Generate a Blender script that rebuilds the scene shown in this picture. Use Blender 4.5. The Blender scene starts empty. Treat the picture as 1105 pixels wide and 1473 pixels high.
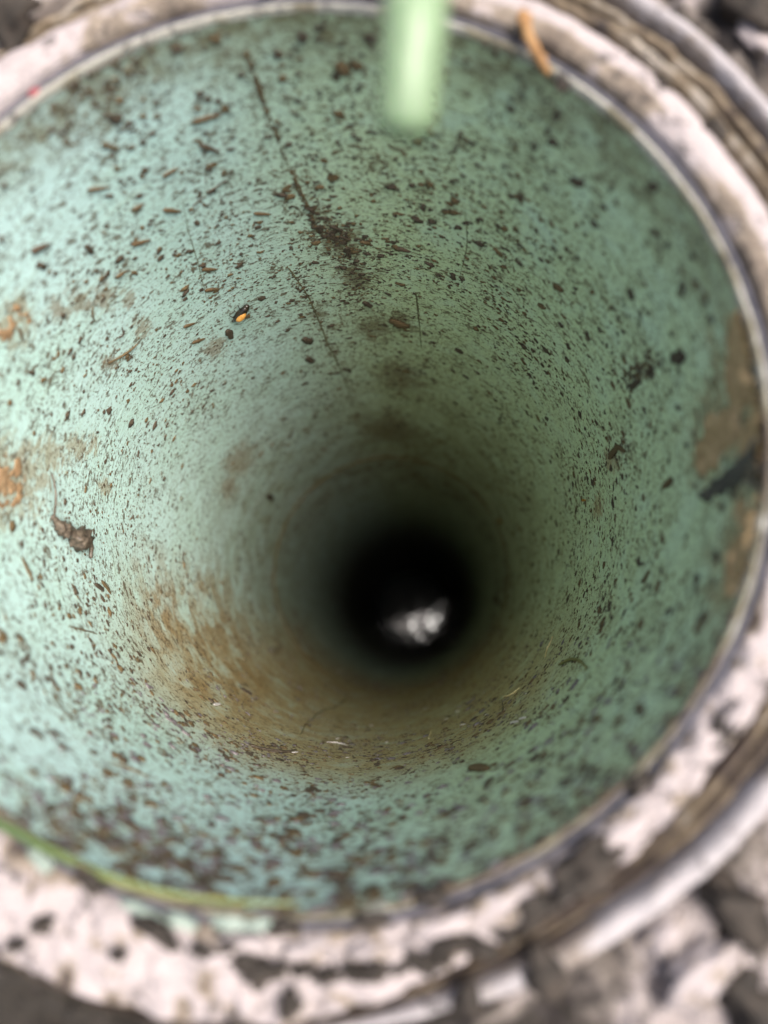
import bpy, bmesh, math, random
import numpy as np
from mathutils import Vector, Matrix, noise

rnd = random.Random(11)
rng = np.random.default_rng(5)
R = 0.05                      # inner radius of the casing, metres
C = bpy.context.scene.collection
sc = bpy.context.scene
rad = math.radians

# ------------------------------------------------------------------ camera
F_PX, CX, CY = 1106.0, 552.5, 736.5
M3 = Matrix(((0.9986513, 0.0, 0.05191903), (0.00744641, 0.9896614, -0.1432301), (-0.05138226, 0.14342353, 0.98832664)))
CAM = Vector((0.28634194, -0.42932392, 1.60322431))      # in casing radii
cd = bpy.data.cameras.new('camera')
cam = bpy.data.objects.new('camera', cd); C.objects.link(cam)
cam.matrix_world = Matrix.Translation(CAM * R) @ M3.to_4x4()
cd.sensor_fit = 'AUTO'; cd.sensor_width = 36.0; cd.lens = 36.0 * F_PX / 1473.0
cd.clip_start = 0.002; cd.clip_end = 300.0
cd.dof.use_dof = True; cd.dof.focus_distance = 3.15 * R; cd.dof.aperture_fstop = 9.8
sc.camera = cam

# ------------------------------------------------------------------ light
SUN_TILT, SUN_AZ = 20.0, 2.0     # degrees off the zenith / from world +X
w = bpy.data.worlds.new('World'); sc.world = w; w.use_nodes = True
nt = w.node_tree; nt.nodes.clear()
sky = nt.nodes.new('ShaderNodeTexSky'); sky.sky_type = 'NISHITA'; sky.sun_disc = False
sky.sun_elevation = rad(90 - SUN_TILT); sky.sun_rotation = rad(90 - SUN_AZ)
sky.air_density = 1.0; sky.dust_density = 7.0; sky.ozone_density = 0.3
bg = nt.nodes.new('ShaderNodeBackground'); bg.inputs[1].default_value = 0.06
wo = nt.nodes.new('ShaderNodeOutputWorld')
nt.links.new(sky.outputs[0], bg.inputs[0]); nt.links.new(bg.outputs[0], wo.inputs[0])
sl = bpy.data.lights.new('sun', 'SUN'); sl.energy = 1.5; sl.angle = rad(40); sl.color = (1.0, 0.96, 0.90)
so = bpy.data.objects.new('sun', sl); C.objects.link(so)
sd = Vector((math.sin(rad(SUN_TILT)) * math.cos(rad(SUN_AZ)), math.sin(rad(SUN_TILT)) * math.sin(rad(SUN_AZ)), math.cos(rad(SUN_TILT))))
so.rotation_euler = sd.to_track_quat('Z', 'Y').to_euler(); so.location = sd * 2
sc.view_settings.view_transform = 'Standard'; sc.view_settings.look = 'None'
sc.view_settings.exposure = 2.35; sc.view_settings.gamma = 1.0
sc.cycles.max_bounces = 14; sc.cycles.diffuse_bounces = 10

# ------------------------------------------------------------------ helpers
def ray(x, y):
    return M3 @ Vector(((x - CX) / F_PX, -(y - CY) / F_PX, -1.0))
def wall_at(x, y):
    """photo point -> (angle, height, distance) on the bore, in radii"""
    d = ray(x, y)
    A = d.x * d.x + d.y * d.y; B = CAM.x * d.x + CAM.y * d.y; c = CAM.x ** 2 + CAM.y ** 2 - 1
    t = (-B + math.sqrt(B * B - A * c)) / A
    P = CAM + d * t
    return math.atan2(P.y, P.x), P.z, t
def wall_pt(x, y, off=0.0):
    th, z, t = wall_at(x, y)
    return Vector(((1 - off) * math.cos(th), (1 - off) * math.sin(th), z)) * R
def plane_pt(x, y, z):
    d = ray(x, y); t = (z - CAM.z) / d.z
    return (CAM + d * t) * R

def tag(o, label=None, cat=None, group=None, kind=None):
    if label: o['label'] = label
    if cat: o['category'] = cat
    if group: o['group'] = group
    if kind: o['kind'] = kind
    return o
def link(name, me, parent=None, mat=None, smooth=True):
    o = bpy.data.objects.new(name, me); C.objects.link(o)
    if mat is not None and not me.materials: me.materials.append(mat)
    if smooth and len(me.polygons): me.polygons.foreach_set('use_smooth', [True] * len(me.polygons))
    if parent: o.parent = parent
    return o
def mesh(name, verts, faces):
    me = bpy.data.meshes.new(name); me.from_pydata([tuple(v) for v in verts], [], faces); me.update(); return me
def empty(name, loc=(0, 0, 0)):
    o = bpy.data.objects.new(name, None); o.empty_display_size = 0.01; o.location = loc; C.objects.link(o); return o
def fattr(me, name, vals):
    a = me.attributes.new(name, 'FLOAT', 'POINT'); a.data.foreach_set('value', list(vals))
def fbm(x, y, z, o=3):
    return noise.fractal(Vector((x, y, z)), 1.0, 2.0, o, noise_basis='PERLIN_ORIGINAL')
def sstep(a, b, x):
    t = min(1, max(0, (x - a) / (b - a))); return t * t * (3 - 2 * t)

def tube(path, radii, seg=7, bump=0.0, seed=0.0, cap=True):
    """tapered tube along world points; returns verts, faces"""
    V, Fc = [], []
    n = len(path); prev = None
    for i, p in enumerate(path):
        t = (path[min(i + 1, n - 1)] - path[max(i - 1, 0)]).normalized()
        if prev is None:
            a = t.orthogonal().normalized()
        else:
            a = (prev - t * prev.dot(t)).normalized()
        prev = a; b = t.cross(a)
        for k in range(seg):
            q = 2 * math.pi * k / seg
            r = radii[i]
            if bump: r *= 1 + bump * noise.noise(Vector((i * 0.7 + seed, math.cos(q) * 1.5, math.sin(q) * 1.5 + seed)))
            V.append(p + (a * math.cos(q) + b * math.sin(q)) * r)
    for i in range(n - 1):
        for k in range(seg):
            Fc.append((i * seg + k, i * seg + (k + 1) % seg, (i + 1) * seg + (k + 1) % seg, (i + 1) * seg + k))
    if cap:
        Fc.append(tuple(reversed(range(seg)))); Fc.append(tuple((n - 1) * seg + k for k in range(seg)))
    return V, Fc
def resample(pts, n):
    """Catmull-Rom through points"""
    out = []
    m = len(pts)
    for i in range(n):
        u = i / (n - 1) * (m - 1); k = min(int(u), m - 2); f = u - k
        p0, p1, p2, p3 = pts[max(k - 1, 0)], pts[k], pts[k + 1], pts[min(k + 2, m - 1)]
        out.append(0.5 * ((2 * p1) + (p2 - p0) * f + (2 * p0 - 5 * p1 + 4 * p2 - p3) * f * f + (3 * p1 - p0 - 3 * p2 + p3) * f ** 3))
    return out
def wall_frame(th, z, dirv=None, off=0.0):
    """matrix with +Z pointing out of the wall into the bore"""
    n = Vector((-math.cos(th), -math.sin(th), 0))
    p = Vector((math.cos(th), math.sin(th), 0)) * R * (1 - off) + Vector((0, 0, z * R))
    if dirv is None: dirv = Vector((0, 0, 1))
    x = (dirv - n * dirv.dot(n)).normalized(); y = n.cross(x)
    return Matrix(((x.x, y.x, n.x, p.x), (x.y, y.y, n.y, p.y), (x.z, y.z, n.z, p.z), (0, 0, 0, 1)))

# ------------------------------------------------------------------ materials
def new_mat(name):
    m = bpy.data.materials.new(name); m.use_nodes = True
    t = m.node_tree; t.nodes.clear()
    out = t.nodes.new('ShaderNodeOutputMaterial'); b = t.nodes.new('ShaderNodeBsdfPrincipled')
    t.links.new(b.outputs[0], out.inputs[0])
    return m, t, b
class NB:
    """tiny node-graph writer"""
    def __init__(s, t): s.t = t
    def _in(s, node, i, v):
        if v is None: return
        if isinstance(v, bpy.types.NodeSocket): s.t.links.new(v, node.inputs[i])
        else:
            if isinstance(v, tuple) and len(v) == 3 and node.inputs[i].type == 'RGBA': v = (*v, 1)
            node.inputs[i].default_value = v
    def math(s, op, a, b=None, c=None, clamp=False):
        n = s.t.nodes.new('ShaderNodeMath'); n.operation = op; n.use_clamp = clamp
        s._in(n, 0, a); s._in(n, 1, b); s._in(n, 2, c); return n.outputs[0]
    def step(s, lo, hi, v):
        n = s.t.nodes.new('ShaderNodeMapRange'); n.interpolation_type = 'SMOOTHSTEP'
        s._in(n, 0, v); s._in(n, 1, lo); s._in(n, 2, hi); return n.outputs[0]
    def noise(s, vec, scale, detail=3.0, rough=0.55, dist=0.0):
        n = s.t.nodes.new('ShaderNodeTexNoise'); s._in(n, 'Vector', vec); s._in(n, 'Scale', scale)
        s._in(n, 'Detail', detail); s._in(n, 'Roughness', rough); s._in(n, 'Distortion', dist); return n.outputs[0]
    def mix(s, fac, a, b):
        n = s.t.nodes.new('ShaderNodeMix'); n.data_type = 'RGBA'
        s._in(n, 0, fac); s._in(n, 6, a); s._in(n, 7, b); return n.outputs[2]
    def scale(s, vec, xyz):
        n = s.t.nodes.new('ShaderNodeVectorMath'); n.operation = 'MULTIPLY'; s._in(n, 0, vec); n.inputs[1].default_value = xyz; return n.outputs[0]
    def dot(s, vec, xyz):
        n = s.t.nodes.new('ShaderNodeVectorMath'); n.operation = 'DOT_PRODUCT'; s._in(n, 0, vec); n.inputs[1].default_value = xyz; return n.outputs['Value']
    def obj(s): return s.t.nodes.new('ShaderNodeTexCoord').outputs['Object']
    def attr(s, name):
        n = s.t.nodes.new('ShaderNodeAttribute'); n.attribute_name = name; return n.outputs['Fac']
    def bump(s, h, strength, dist=0.001, normal=None):
        n = s.t.nodes.new('ShaderNodeBump'); n.inputs['Strength'].default_value = strength; n.inputs['Distance'].default_value = dist
        s._in(n, 'Height', h); s._in(n, 'Normal', normal); return n.outputs[0]
    def ramp(s, fac, stops):
        n = s.t.nodes.new('ShaderNodeValToRGB'); s._in(n, 0, fac)
        e = n.color_ramp.elements
        while len(e) < len(stops): e.new(0.5)
        for el, (p, c) in zip(e, stops): el.position = p; el.color = (*c, 1)
        return n.outputs[0]

STAINS = [
    ((0.26, 0.19, 0.095), 0.65, [(10, 690, 0.13), (40, 668, 0.075), (75, 655, 0.06), (110, 645, 0.05), (135, 640, 0.04), (60, 690, 0.04), (150, 700, 0.035), (10, 470, 0.06), (30, 450, 0.05)]),
    ((0.20, 0.125, 0.060), 0.65, [(185, 430, 0.03), (150, 428, 0.04), (115, 434, 0.045), (85, 445, 0.035), (205, 470, 0.04), (160, 520, 0.03), (345, 665, 0.14), (330, 700, 0.10), (310, 500, 0.05)]),
    ((0.34, 0.26, 0.13), 0.25, [(228, 975, 0.065), (290, 880, 0.14), (320, 930, 0.16), (215, 985, 0.05), (255, 905, 0.10), (270, 960, 0.12)]),
    ((0.115, 0.085, 0.035), 0.75, [(490, 345, 0.09), (512, 400, 0.08), (455, 310, 0.04), (540, 470, 0.10), (575, 540, 0.16), (575, 463, 0.07), (460, 450, 0.05), (560, 620, 0.25)]),
    ((0.25, 0.185, 0.085), 0.85, [(1075, 520, 0.13), (1050, 600, 0.14), (1015, 660, 0.08), (1085, 640, 0.12), (1070, 780, 0.10), (1062, 840, 0.09), (880, 660, 0.05), (860, 730, 0.05)]),
]
def wall_material():
    m, t, b = new_mat('mint_plastic'); g = NB(t)
    P = g.scale(g.obj(), (1 / R, 1 / R, 1 / R))          # object space in radii
    sep = t.nodes.new('ShaderNodeSeparateXYZ'); t.links.new(P, sep.inputs[0]); z = sep.outputs[2]
    def side(deg): return g.dot(P, (math.cos(rad(deg)), math.sin(rad(deg)), 0))   # -1..1
    n_big = g.noise(P, 2.3, 4, 0.6); n_mid = g.noise(P, 7.0, 5, 0.62, 0.6)
    ring = g.scale(P, (3.0, 3.0, 42.0)); n_ring = g.noise(ring, 1.0, 4, 0.65)      # tool marks round the bore
    ring2 = g.scale(P, (7.0, 7.0, 150.0)); n_ring2 = g.noise(ring2, 1.0, 3, 0.6)
    col = g.mix(g.step(0.35, 0.7, n_big), (0.455, 0.630, 0.605), (0.425, 0.605, 0.550))
    # green bounced light painted into the far and right sides, with olive dust
    light_mask = g.math('MULTIPLY', g.step(-0.40, 0.45, side(12)), g.step(-0.25, 0.60, n_mid))
    col = g.mix(g.math('MULTIPLY', light_mask, 0.88), col, (0.465, 0.570, 0.315))
    # darker olive all round further down, broken up by noise
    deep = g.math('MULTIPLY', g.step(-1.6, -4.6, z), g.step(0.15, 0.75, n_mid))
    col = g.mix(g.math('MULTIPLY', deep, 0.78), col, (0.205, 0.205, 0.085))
    # ochre silt along the low side
    lowz = g.math('MULTIPLY', g.step(-0.85, -1.7, z), g.step(-8.0, -4.6, z))
    silt = g.math('MULTIPLY', g.step(0.15, 0.85, side(-90)), lowz)
    silt = g.math('MULTIPLY', silt, g.step(0.05, 0.55, n_mid))
    col = g.mix(g.math('MULTIPLY', silt, 0.88), col, (0.350, 0.245, 0.090))
    silt2 = g.math('MULTIPLY', g.math('MULTIPLY', g.step(0.80, 0.99, side(-145)), g.math('MULTIPLY', g.step(-1.3, -1.9, z), g.step(-4.2, -2.8, z))), g.step(0.35, 0.62, n_mid))
    col = g.mix(g.math('MULTIPLY', silt2, 0.85), col, (0.26, 0.155, 0.05))
    below = g.step(JZ - 1.5, JZ - 8.0, z)  # darkness of the deep bore painted into the wall colour
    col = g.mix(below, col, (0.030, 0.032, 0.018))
    # grime under the lip, widest on the far side
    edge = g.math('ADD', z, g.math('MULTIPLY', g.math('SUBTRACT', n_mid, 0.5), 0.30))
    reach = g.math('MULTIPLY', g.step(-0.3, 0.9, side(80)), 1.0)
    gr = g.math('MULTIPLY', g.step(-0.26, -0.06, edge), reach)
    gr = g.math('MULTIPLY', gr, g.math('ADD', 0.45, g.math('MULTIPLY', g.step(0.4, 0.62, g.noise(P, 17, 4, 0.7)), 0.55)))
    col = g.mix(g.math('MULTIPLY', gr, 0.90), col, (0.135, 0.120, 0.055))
    # stains of silt and rust with their own outlines
    n_st = g.noise(P, 11.0, 6, 0.7, 0.8); n_gr = g.noise(g.scale(P, (26, 26, 60)), 1.0, 4, 0.7)
    wob = g.math('ADD', g.math('MULTIPLY', g.math('SUBTRACT', n_st, 0.5), 2.4), g.math('MULTIPLY', g.math('SUBTRACT', n_gr, 0.5), 4.5))
    for colr, amt, spots in STAINS:
        acc = None
        for x, y, rs in spots:
            th, z0, _ = wall_at(x, y)
            vs = t.nodes.new('ShaderNodeVectorMath'); vs.operation = 'SUBTRACT'; t.links.new(P, vs.inputs[0]); vs.inputs[1].default_value = (math.cos(th), math.sin(th), z0)
            ln = t.nodes.new('ShaderNodeVectorMath'); ln.operation = 'LENGTH'; t.links.new(g.scale(vs.outputs[0], (1 / rs, 1 / rs, 0.5 / rs)), ln.inputs[0])
            acc = ln.outputs['Value'] if acc is None else g.math('MINIMUM', acc, ln.outputs['Value'])
        mk = g.step(1.15, 0.45, g.math('ADD', acc, wob))
        mk = g.math('MULTIPLY', mk, g.step(2.2, 1.0, acc))
        col = g.mix(g.math('MULTIPLY', mk, amt), col, colr)
    # faint concentric streaks and fine speckle
    col = g.mix(g.math('MULTIPLY', g.step(0.52, 0.75, n_ring), 0.30), col, (0.22, 0.24, 0.12))
    col = g.mix(g.math('MULTIPLY', g.step(0.50, 0.70, n_ring2), 0.38), col, (0.42, 0.58, 0.48))
    fine = g.noise(g.scale(P, (30, 30, 46)), 1.0, 3, 0.7, 0.4)
    dens = g.math('ADD', 0.565, g.math('MULTIPLY', g.math('SUBTRACT', n_mid, 0.5), -0.22))
    fm = g.step(0.0, 0.05, g.math('SUBTRACT', fine, dens))
    col = g.mix(g.math('MULTIPLY', fm, 0.82), col, (0.085, 0.055, 0.025))
    fine2 = g.noise(g.scale(P, (75, 75, 105)), 1.0, 2, 0.7, 0.3)
    fm2 = g.step(0.0, 0.05, g.math('SUBTRACT', fine2, dens))
    col = g.mix(g.math('MULTIPLY', fm2, 0.75), col, (0.10, 0.070, 0.035))
    t.links.new(col, b.inputs['Base Color'])
    b.inputs['Roughness'].default_value = 0.5; b.inputs['Specular IOR Level'].default_value = 0.35
    h = g.math('ADD', g.math('MULTIPLY', n_ring2, 0.5), g.math('ADD', g.math('MULTIPLY', n_ring, 0.4), g.math('MULTIPLY', fm, 0.35)))
    t.links.new(g.bump(h, 0.7, 0.0004), b.inputs['Normal'])
    return m

def dirty_ring(name, clean, tan, dark, rough=0.7, streak=(14, 14, 14), bias=0.0, bump=0.5):
    m, t, b = new_mat(name); g = NB(t)
    P = g.scale(g.obj(), (1 / R,) * 3)
    n1 = g.noise(g.scale(P, streak), 1.0, 5, 0.65, 0.5); n2 = g.noise(P, 42, 4, 0.7)
    d = g.math('ADD', g.attr('dirt'), g.math('ADD', g.math('MULTIPLY', g.math('SUBTRACT', n1, 0.5), 0.9), g.math('MULTIPLY', g.math('SUBTRACT', n2, 0.5), 0.5)))
    d = g.math('ADD', d, bias, clamp=True)
    col = g.ramp(d, [(0.0, clean), (0.34, tuple(c * 0.93 for c in clean)), (0.50, tan), (0.70, tuple((a + q) / 2 for a, q in zip(tan, dark))), (0.86, dark)])
    sp1 = g.step(0.50, 0.60, g.noise(P, 24, 4, 0.7, 0.5)); sp2 = g.step(0.47, 0.60, g.noise(P, 7, 4, 0.7))
    col = g.mix(g.math('MULTIPLY', g.math('MULTIPLY', sp1, sp2), 0.85), col, (0.030, 0.025, 0.024))
    t.links.new(col, b.inputs['Base Color']); b.inputs['Roughness'].default_value = rough
    b.inputs['Specular IOR Level'].default_value = 0.3
    t.links.new(g.bump(g.math('ADD', n2, n1), bump, 0.0012), b.inputs['Normal'])
    return m

def plain(name, c1, c2, scale=900.0, rough=0.75, spec=0.3, bump=0.4, coat=0.0):
    m, t, b = new_mat(name); g = NB(t)
    n = g.noise(g.obj(), scale, 4, 0.65)
    t.links.new(g.mix(g.step(0.32, 0.68, n), c1, c2), b.inputs['Base Color'])
    b.inputs['Roughness'].default_value = rough; b.inputs['Specular IOR Level'].default_value = spec
    if coat: b.inputs['Coat Weight'].default_value = coat
    if bump: t.links.new(g.bump(n, bump, 0.0005), b.inputs['Normal'])
    return m

JZ = -4.95                                    # joint between two lengths of pipe
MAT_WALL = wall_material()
MAT_LIP = dirty_ring('worn_lip', (0.25, 0.242, 0.21), (0.137, 0.125, 0.085), (0.07, 0.055, 0.04), 0.6, (16, 16, 30))
MAT_GASKET = plain('dark_seal', (0.022, 0.023, 0.034), (0.055, 0.054, 0.068), 500, 0.6)
MAT_COLLAR = dirty_ring('chalky_white', (0.265, 0.232, 0.230), (0.160, 0.130, 0.102), (0.045, 0.034, 0.028), 0.8, (9, 9, 9))
MAT_RIDGE = dirty_ring('tan_ridge', (0.22, 0.192, 0.16), (0.115, 0.088, 0.058), (0.035, 0.025, 0.02), 0.8, (10, 10, 40))
MAT_OUTER = dirty_ring('grey_white_ring', (0.26, 0.24, 0.245), (0.175, 0.148, 0.13), (0.10, 0.075, 0.06), 0.7, (8, 8, 8))
MAT_SOIL = dirty_ring('crumbly_soil', (0.22, 0.192, 0.188), (0.125, 0.107, 0.096), (0.018, 0.015, 0.012), 0.9, (7, 7, 7), 0.0, 0.8)
MAT_MUD = plain('dark_mud', (0.040, 0.031, 0.021), (0.075, 0.055, 0.036), 1600, 0.75)
MAT_RIMMUD = plain('wet_soil', (0.010, 0.008, 0.006), (0.034, 0.026, 0.020), 260, 0.8)
MAT_BROWN = plain('brown_mud', (0.075, 0.052, 0.024), (0.125, 0.086, 0.042), 1600, 0.8)
MAT_SEED = plain('seed_husk', (0.075, 0.048, 0.024), (0.135, 0.088, 0.042), 700, 0.5, 0.4)
MAT_SEED_D = plain('dark_seed_husk', (0.050, 0.032, 0.020), (0.10, 0.065, 0.04), 700, 0.5, 0.4)
MAT_TANMUD = plain('tan_mud', (0.24, 0.16, 0.075), (0.36, 0.25, 0.13), 420, 0.9)
MAT_RUST = plain('rusty_silt', (0.20, 0.12, 0.06), (0.30, 0.20, 0.11), 500, 0.9)
MAT_DUST = plain('olive_dirt', (0.085, 0.078, 0.040), (0.15, 0.14, 0.07), 900, 0.85)
MAT_GREYMUD = plain('grey_mud', (0.045, 0.042, 0.032), (0.085, 0.078, 0.058), 500, 0.8)
MAT_ROOT = plain('dark_root', (0.045, 0.034, 0.026), (0.12, 0.095, 0.07), 1500, 0.45, 0.5)
MAT_GOLD = plain('dry_fibre', (0.62, 0.50, 0.24), (0.78, 0.68, 0.40), 900, 0.45)
MAT_FLAKE = plain('pale_flake', (0.50, 0.45, 0.44), (0.72, 0.67, 0.66), 900, 0.35, 0.6)
MAT_LILAC = plain('lilac_grey_flake', (0.080, 0.067, 0.070), (0.165, 0.142, 0.150), 900, 0.45, 0.5)
MAT_RED = plain('red_chip', (0.13, 0.015, 0.025), (0.2, 0.035, 0.045), 900, 0.5)
MAT_WOOD = plain('orange_wood', (0.17, 0.088, 0.034), (0.24, 0.14, 0.06), 500, 0.7)
MAT_BLACK = plain('glossy_black', (0.010, 0.008, 0.006), (0.03, 0.02, 0.012), 900, 0.2, 0.6, 0.1)
MAT_AMBER = plain('amber_shell', (0.42, 0.19, 0.04), (0.62, 0.34, 0.09), 900, 0.22, 0.6, 0.1)

def leafy(name, c1, c2, scale, sss):
    m, t, b = new_mat(name); g = NB(t)
    n = g.noise(g.scale(g.obj(), (1, 1, 1)), scale, 3, 0.6)
    t.links.new(g.mix(n, c1, c2), b.inputs['Base Color'])
    b.inputs['Roughness'].default_value = 0.45
    b.inputs['Subsurface Weight'].default_value = sss; b.inputs['Subsurface Radius'].default_value = (0.6, 1.0, 0.5); b.inputs['Subsurface Scale'].default_value = 0.003
    return m
MAT_STALK = leafy('pale_green_stalk', (0.122, 0.180, 0.100), (0.145, 0.208, 0.122), 240, 0.6)
MAT_GRASS = leafy('grass_green', (0.12, 0.26, 0.03), (0.20, 0.36, 0.05), 200, 0.2)
MAT_GRASSTIP = leafy('yellow_grass', (0.36, 0.42, 0.07), (0.26, 0.36, 0.05), 200, 0.2)
MAT_LEAF = leafy('olive_leaf', (0.13, 0.13, 0.04), (0.20, 0.18, 0.07), 400, 0.1)

# ------------------------------------------------------------------ the casing
casing = empty('well_casing')
tag(casing, 'mint green plastic well casing spattered with mud, its round bore running down into the dark', 'well pipe')
NT = 480
def revolve(prof, nt=NT, zfun=None):
    V, Fc = [], []
    n = len(prof)
    for i in range(nt):
        a = 2 * math.pi * i / nt; ca, sa = math.cos(a), math.sin(a)
        for j, (r, z) in enumerate(prof):
            V.append((r * ca * R, r * sa * R, z * R))
    for i in range(nt):
        k = (i + 1) % nt
        for j in range(n - 1):
            Fc.append((i * n + j, k * n + j, k * n + j + 1, i * n + j + 1))
    return V, Fc
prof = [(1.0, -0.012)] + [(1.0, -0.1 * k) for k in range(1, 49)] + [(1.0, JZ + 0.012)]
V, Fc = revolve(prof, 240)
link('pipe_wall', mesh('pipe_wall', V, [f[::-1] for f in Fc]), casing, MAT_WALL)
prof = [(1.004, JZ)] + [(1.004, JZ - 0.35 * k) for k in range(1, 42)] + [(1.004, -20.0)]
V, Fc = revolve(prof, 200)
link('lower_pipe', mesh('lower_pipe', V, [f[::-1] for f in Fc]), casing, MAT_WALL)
V, Fc = revolve([(1.02, JZ + 0.016), (0.9985, JZ + 0.020), (0.993, JZ - 0.006), (0.9985, JZ - 0.034), (1.02, JZ - 0.03)], 240)
link('joint_ring', mesh('joint_ring', V, [f[::-1] for f in Fc]), casing, plain('rusty_seam', (0.12, 0.070, 0.025), (0.10, 0.085, 0.035), 90, 0.8))

# lip: the cut edge of the pipe, chipped and dirty
def bounds(a):
    """radii where the rings about the lip change, they sit a little off centre"""
    wv = (1 + math.cos(a - rad(37))) / 2
    lv = sstep(-0.1, 0.75, math.cos(a - rad(-150)))
    B = [1.030, 1.098 + 0.034 * wv, 1.106 + 0.074 * wv, 1.112 + 0.108 * wv, 1.185 + 0.080 * wv]
    return [p * (1 - lv) + q * lv for p, q in zip(B, [1.030, 1.238, 1.240, 1.241, 1.243])]
def low_side(a):           # 0 on the tidy far side, 1 on the lumpy near side
    return sstep(-0.35, 0.75, math.cos(a - rad(-75)))
def ring_part(name, mat, rows, rho, height, dirt, parent, nt=720):
    """grid over angle and s in 0..1; rho(a,s), height(a,s,rho), dirt(a,s,rho)"""
    V, D, Fc = [], [], []
    for i in range(nt):
        a = 2 * math.pi * i / nt
        for j in range(rows):
            s = j / (rows - 1); r = rho(a, s)
            V.append((r * math.cos(a) * R, r * math.sin(a) * R, height(a, s, r) * R)); D.append(dirt(a, s, r))
    for i in range(nt):
        k = (i + 1) % nt
        for j in range(rows - 1):
            Fc.append((i * rows + j, i * rows + j + 1, k * rows + j + 1, k * rows + j))
    me = mesh(name, V, Fc); fattr(me, 'dirt', D)
    return link(name, me, parent, mat)
def cn(a, r, f, seed, o=3):
    return fbm(math.cos(a) * r * f + seed, math.sin(a) * r * f - seed, seed * 0.37, o)
def streak(a, r, fa, fr, seed, o=3):     # stretched round the ring
    return fbm(math.cos(a) * fa + seed, math.sin(a) * fa + seed, r * fr + seed, o)

def lip_rho(a, s):
    p = [0.998, 1.0005, 1.004, 1.010, 1.0145, 1.0155, 1.0155]
    u = s * 6; k = min(int(u), 5); f = u - k
    return p[k] * (1 - f) + p[k + 1] * f
def lip_h(a, s, r):
    p = [-0.016, -0.004, 0.002, 0.002, -0.003, -0.012, -0.06]
    u = s * 6; k = min(int(u), 5); f = u - k
    z = p[k] * (1 - f) + p[k + 1] * f
    return z + 0.006 * cn(a, r, 14, 3.1) * (0.3 + 0.9 * low_side(a))
ring_part('lip', MAT_LIP, 13, lip_rho, lip_h,
          lambda a, s, r: 0.30 + 0.55 * cn(a, r, 7, 9.0) + 0.25 * sstep(0.6, 1, s) + 0.32 * low_side(a), casing)

collar = empty('pipe_collar')
tag(collar, 'chalky white mud-caked collar of ridged rings round the mouth of the green pipe', 'pipe collar')
V, Fc = revolve([(1.0135, -0.05), (1.0145, -0.006), (1.024, -0.0015), (1.030, -0.004), (1.033, -0.06)], 300)
link('gasket', mesh('gasket', V, [f[::-1] for f in Fc]), collar, MAT_GASKET)

def face_rho(a, s):
    B = bounds(a); return B[0] + (B[1] - B[0]) * s + 0.006 * cn(a, 1, 9, 1.7) * s
def face_h(a, s, r):
    z = 0.030 * math.sin(math.pi * min(1, 0.12 + s * 0.8)) - 0.075 * sstep(0.9, 1.0, s) - 0.05 * (1 - sstep(0.0, 0.06, s))
    lo = low_side(a)
    return z * (1 - 0.4 * lo) + (0.005 + 0.020 * lo) * cn(a, r, 15, 5.5, 5) + 0.012 * lo * cn(a, r, 42, 5.9, 3) + 0.004 * streak(a, r, 5, 70, 2.0)
def face_dirt(a, s, r):
    lo = low_side(a)
    d = 0.10 + 0.50 * cn(a, r, 5, 7.7) + 0.42 * sstep(0.86, 1.0, s)
    far = sstep(0.1, 0.9, math.cos(a - rad(45)))
    d += far * 0.40 * (1 - sstep(0.35, 0.55, s)) + 0.12 * sstep(0.6, 0.95, math.cos(a - rad(100)))
    d += lo * 1.1 * max(0, cn(a, r, 17, 15.0) - 0.02) + 0.25 * lo * (1 - sstep(0.0, 0.25, s))
    return d
ring_part('rim_face', MAT_COLLAR, 22, face_rho, face_h, face_dirt, collar)
def ridge(i, seed, zc):
    def rho(a, s):
        B = bounds(a); return B[i] + (B[i + 1] - B[i]) * s
    def h(a, s, r):
        B = bounds(a); wd = B[i + 1] - B[i]
        return zc - 0.012 + min(0.03, wd * 0.7) * math.sin(math.pi * s) - 0.03 * (1 - sstep(0, 0.2, s) * sstep(0, 0.2, 1 - s)) + 0.012 * cn(a, r, 12, seed) + 0.008 * streak(a, r, 4, 60, seed)
    def d(a, s, r):
        return 0.46 + 0.38 * cn(a, r, 8, seed + 3) + 0.5 * abs(s - 0.5) ** 1.4 + 0.25 * low_side(a)
    ring_part('ridge', MAT_RIDGE, 9, rho, h, d, collar)
ridge(1, 21.0, -0.004); ridge(2, 27.0, -0.008)
def out_rho(a, s):
    B = bounds(a); return B[3] + (B[4] - B[3]) * s + 0.004 * cn(a, 1, 6, 12.0)
def out_h(a, s, r):
    return 0.002 - 0.07 * sstep(-0.1, 0.75, math.cos(a - rad(-150))) + 0.034 * math.sin(math.pi * s) ** 0.6 - 0.06 * (1 - sstep(0, 0.10, s) * sstep(0, 0.10, 1 - s)) + (0.004 + 0.010 * low_side(a)) * cn(a, r, 8, 31.0) 
def out_d(a, s, r):
    return 0.18 + 0.45 * cn(a, r, 5, 33.0) + 0.7 * abs(s - 0.5) ** 1.6 + 0.10 * sstep(0, 1, math.cos(a - rad(60)))
ring_part('outer_ring', MAT_OUTER, 13, out_rho, out_h, out_d, collar)

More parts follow.
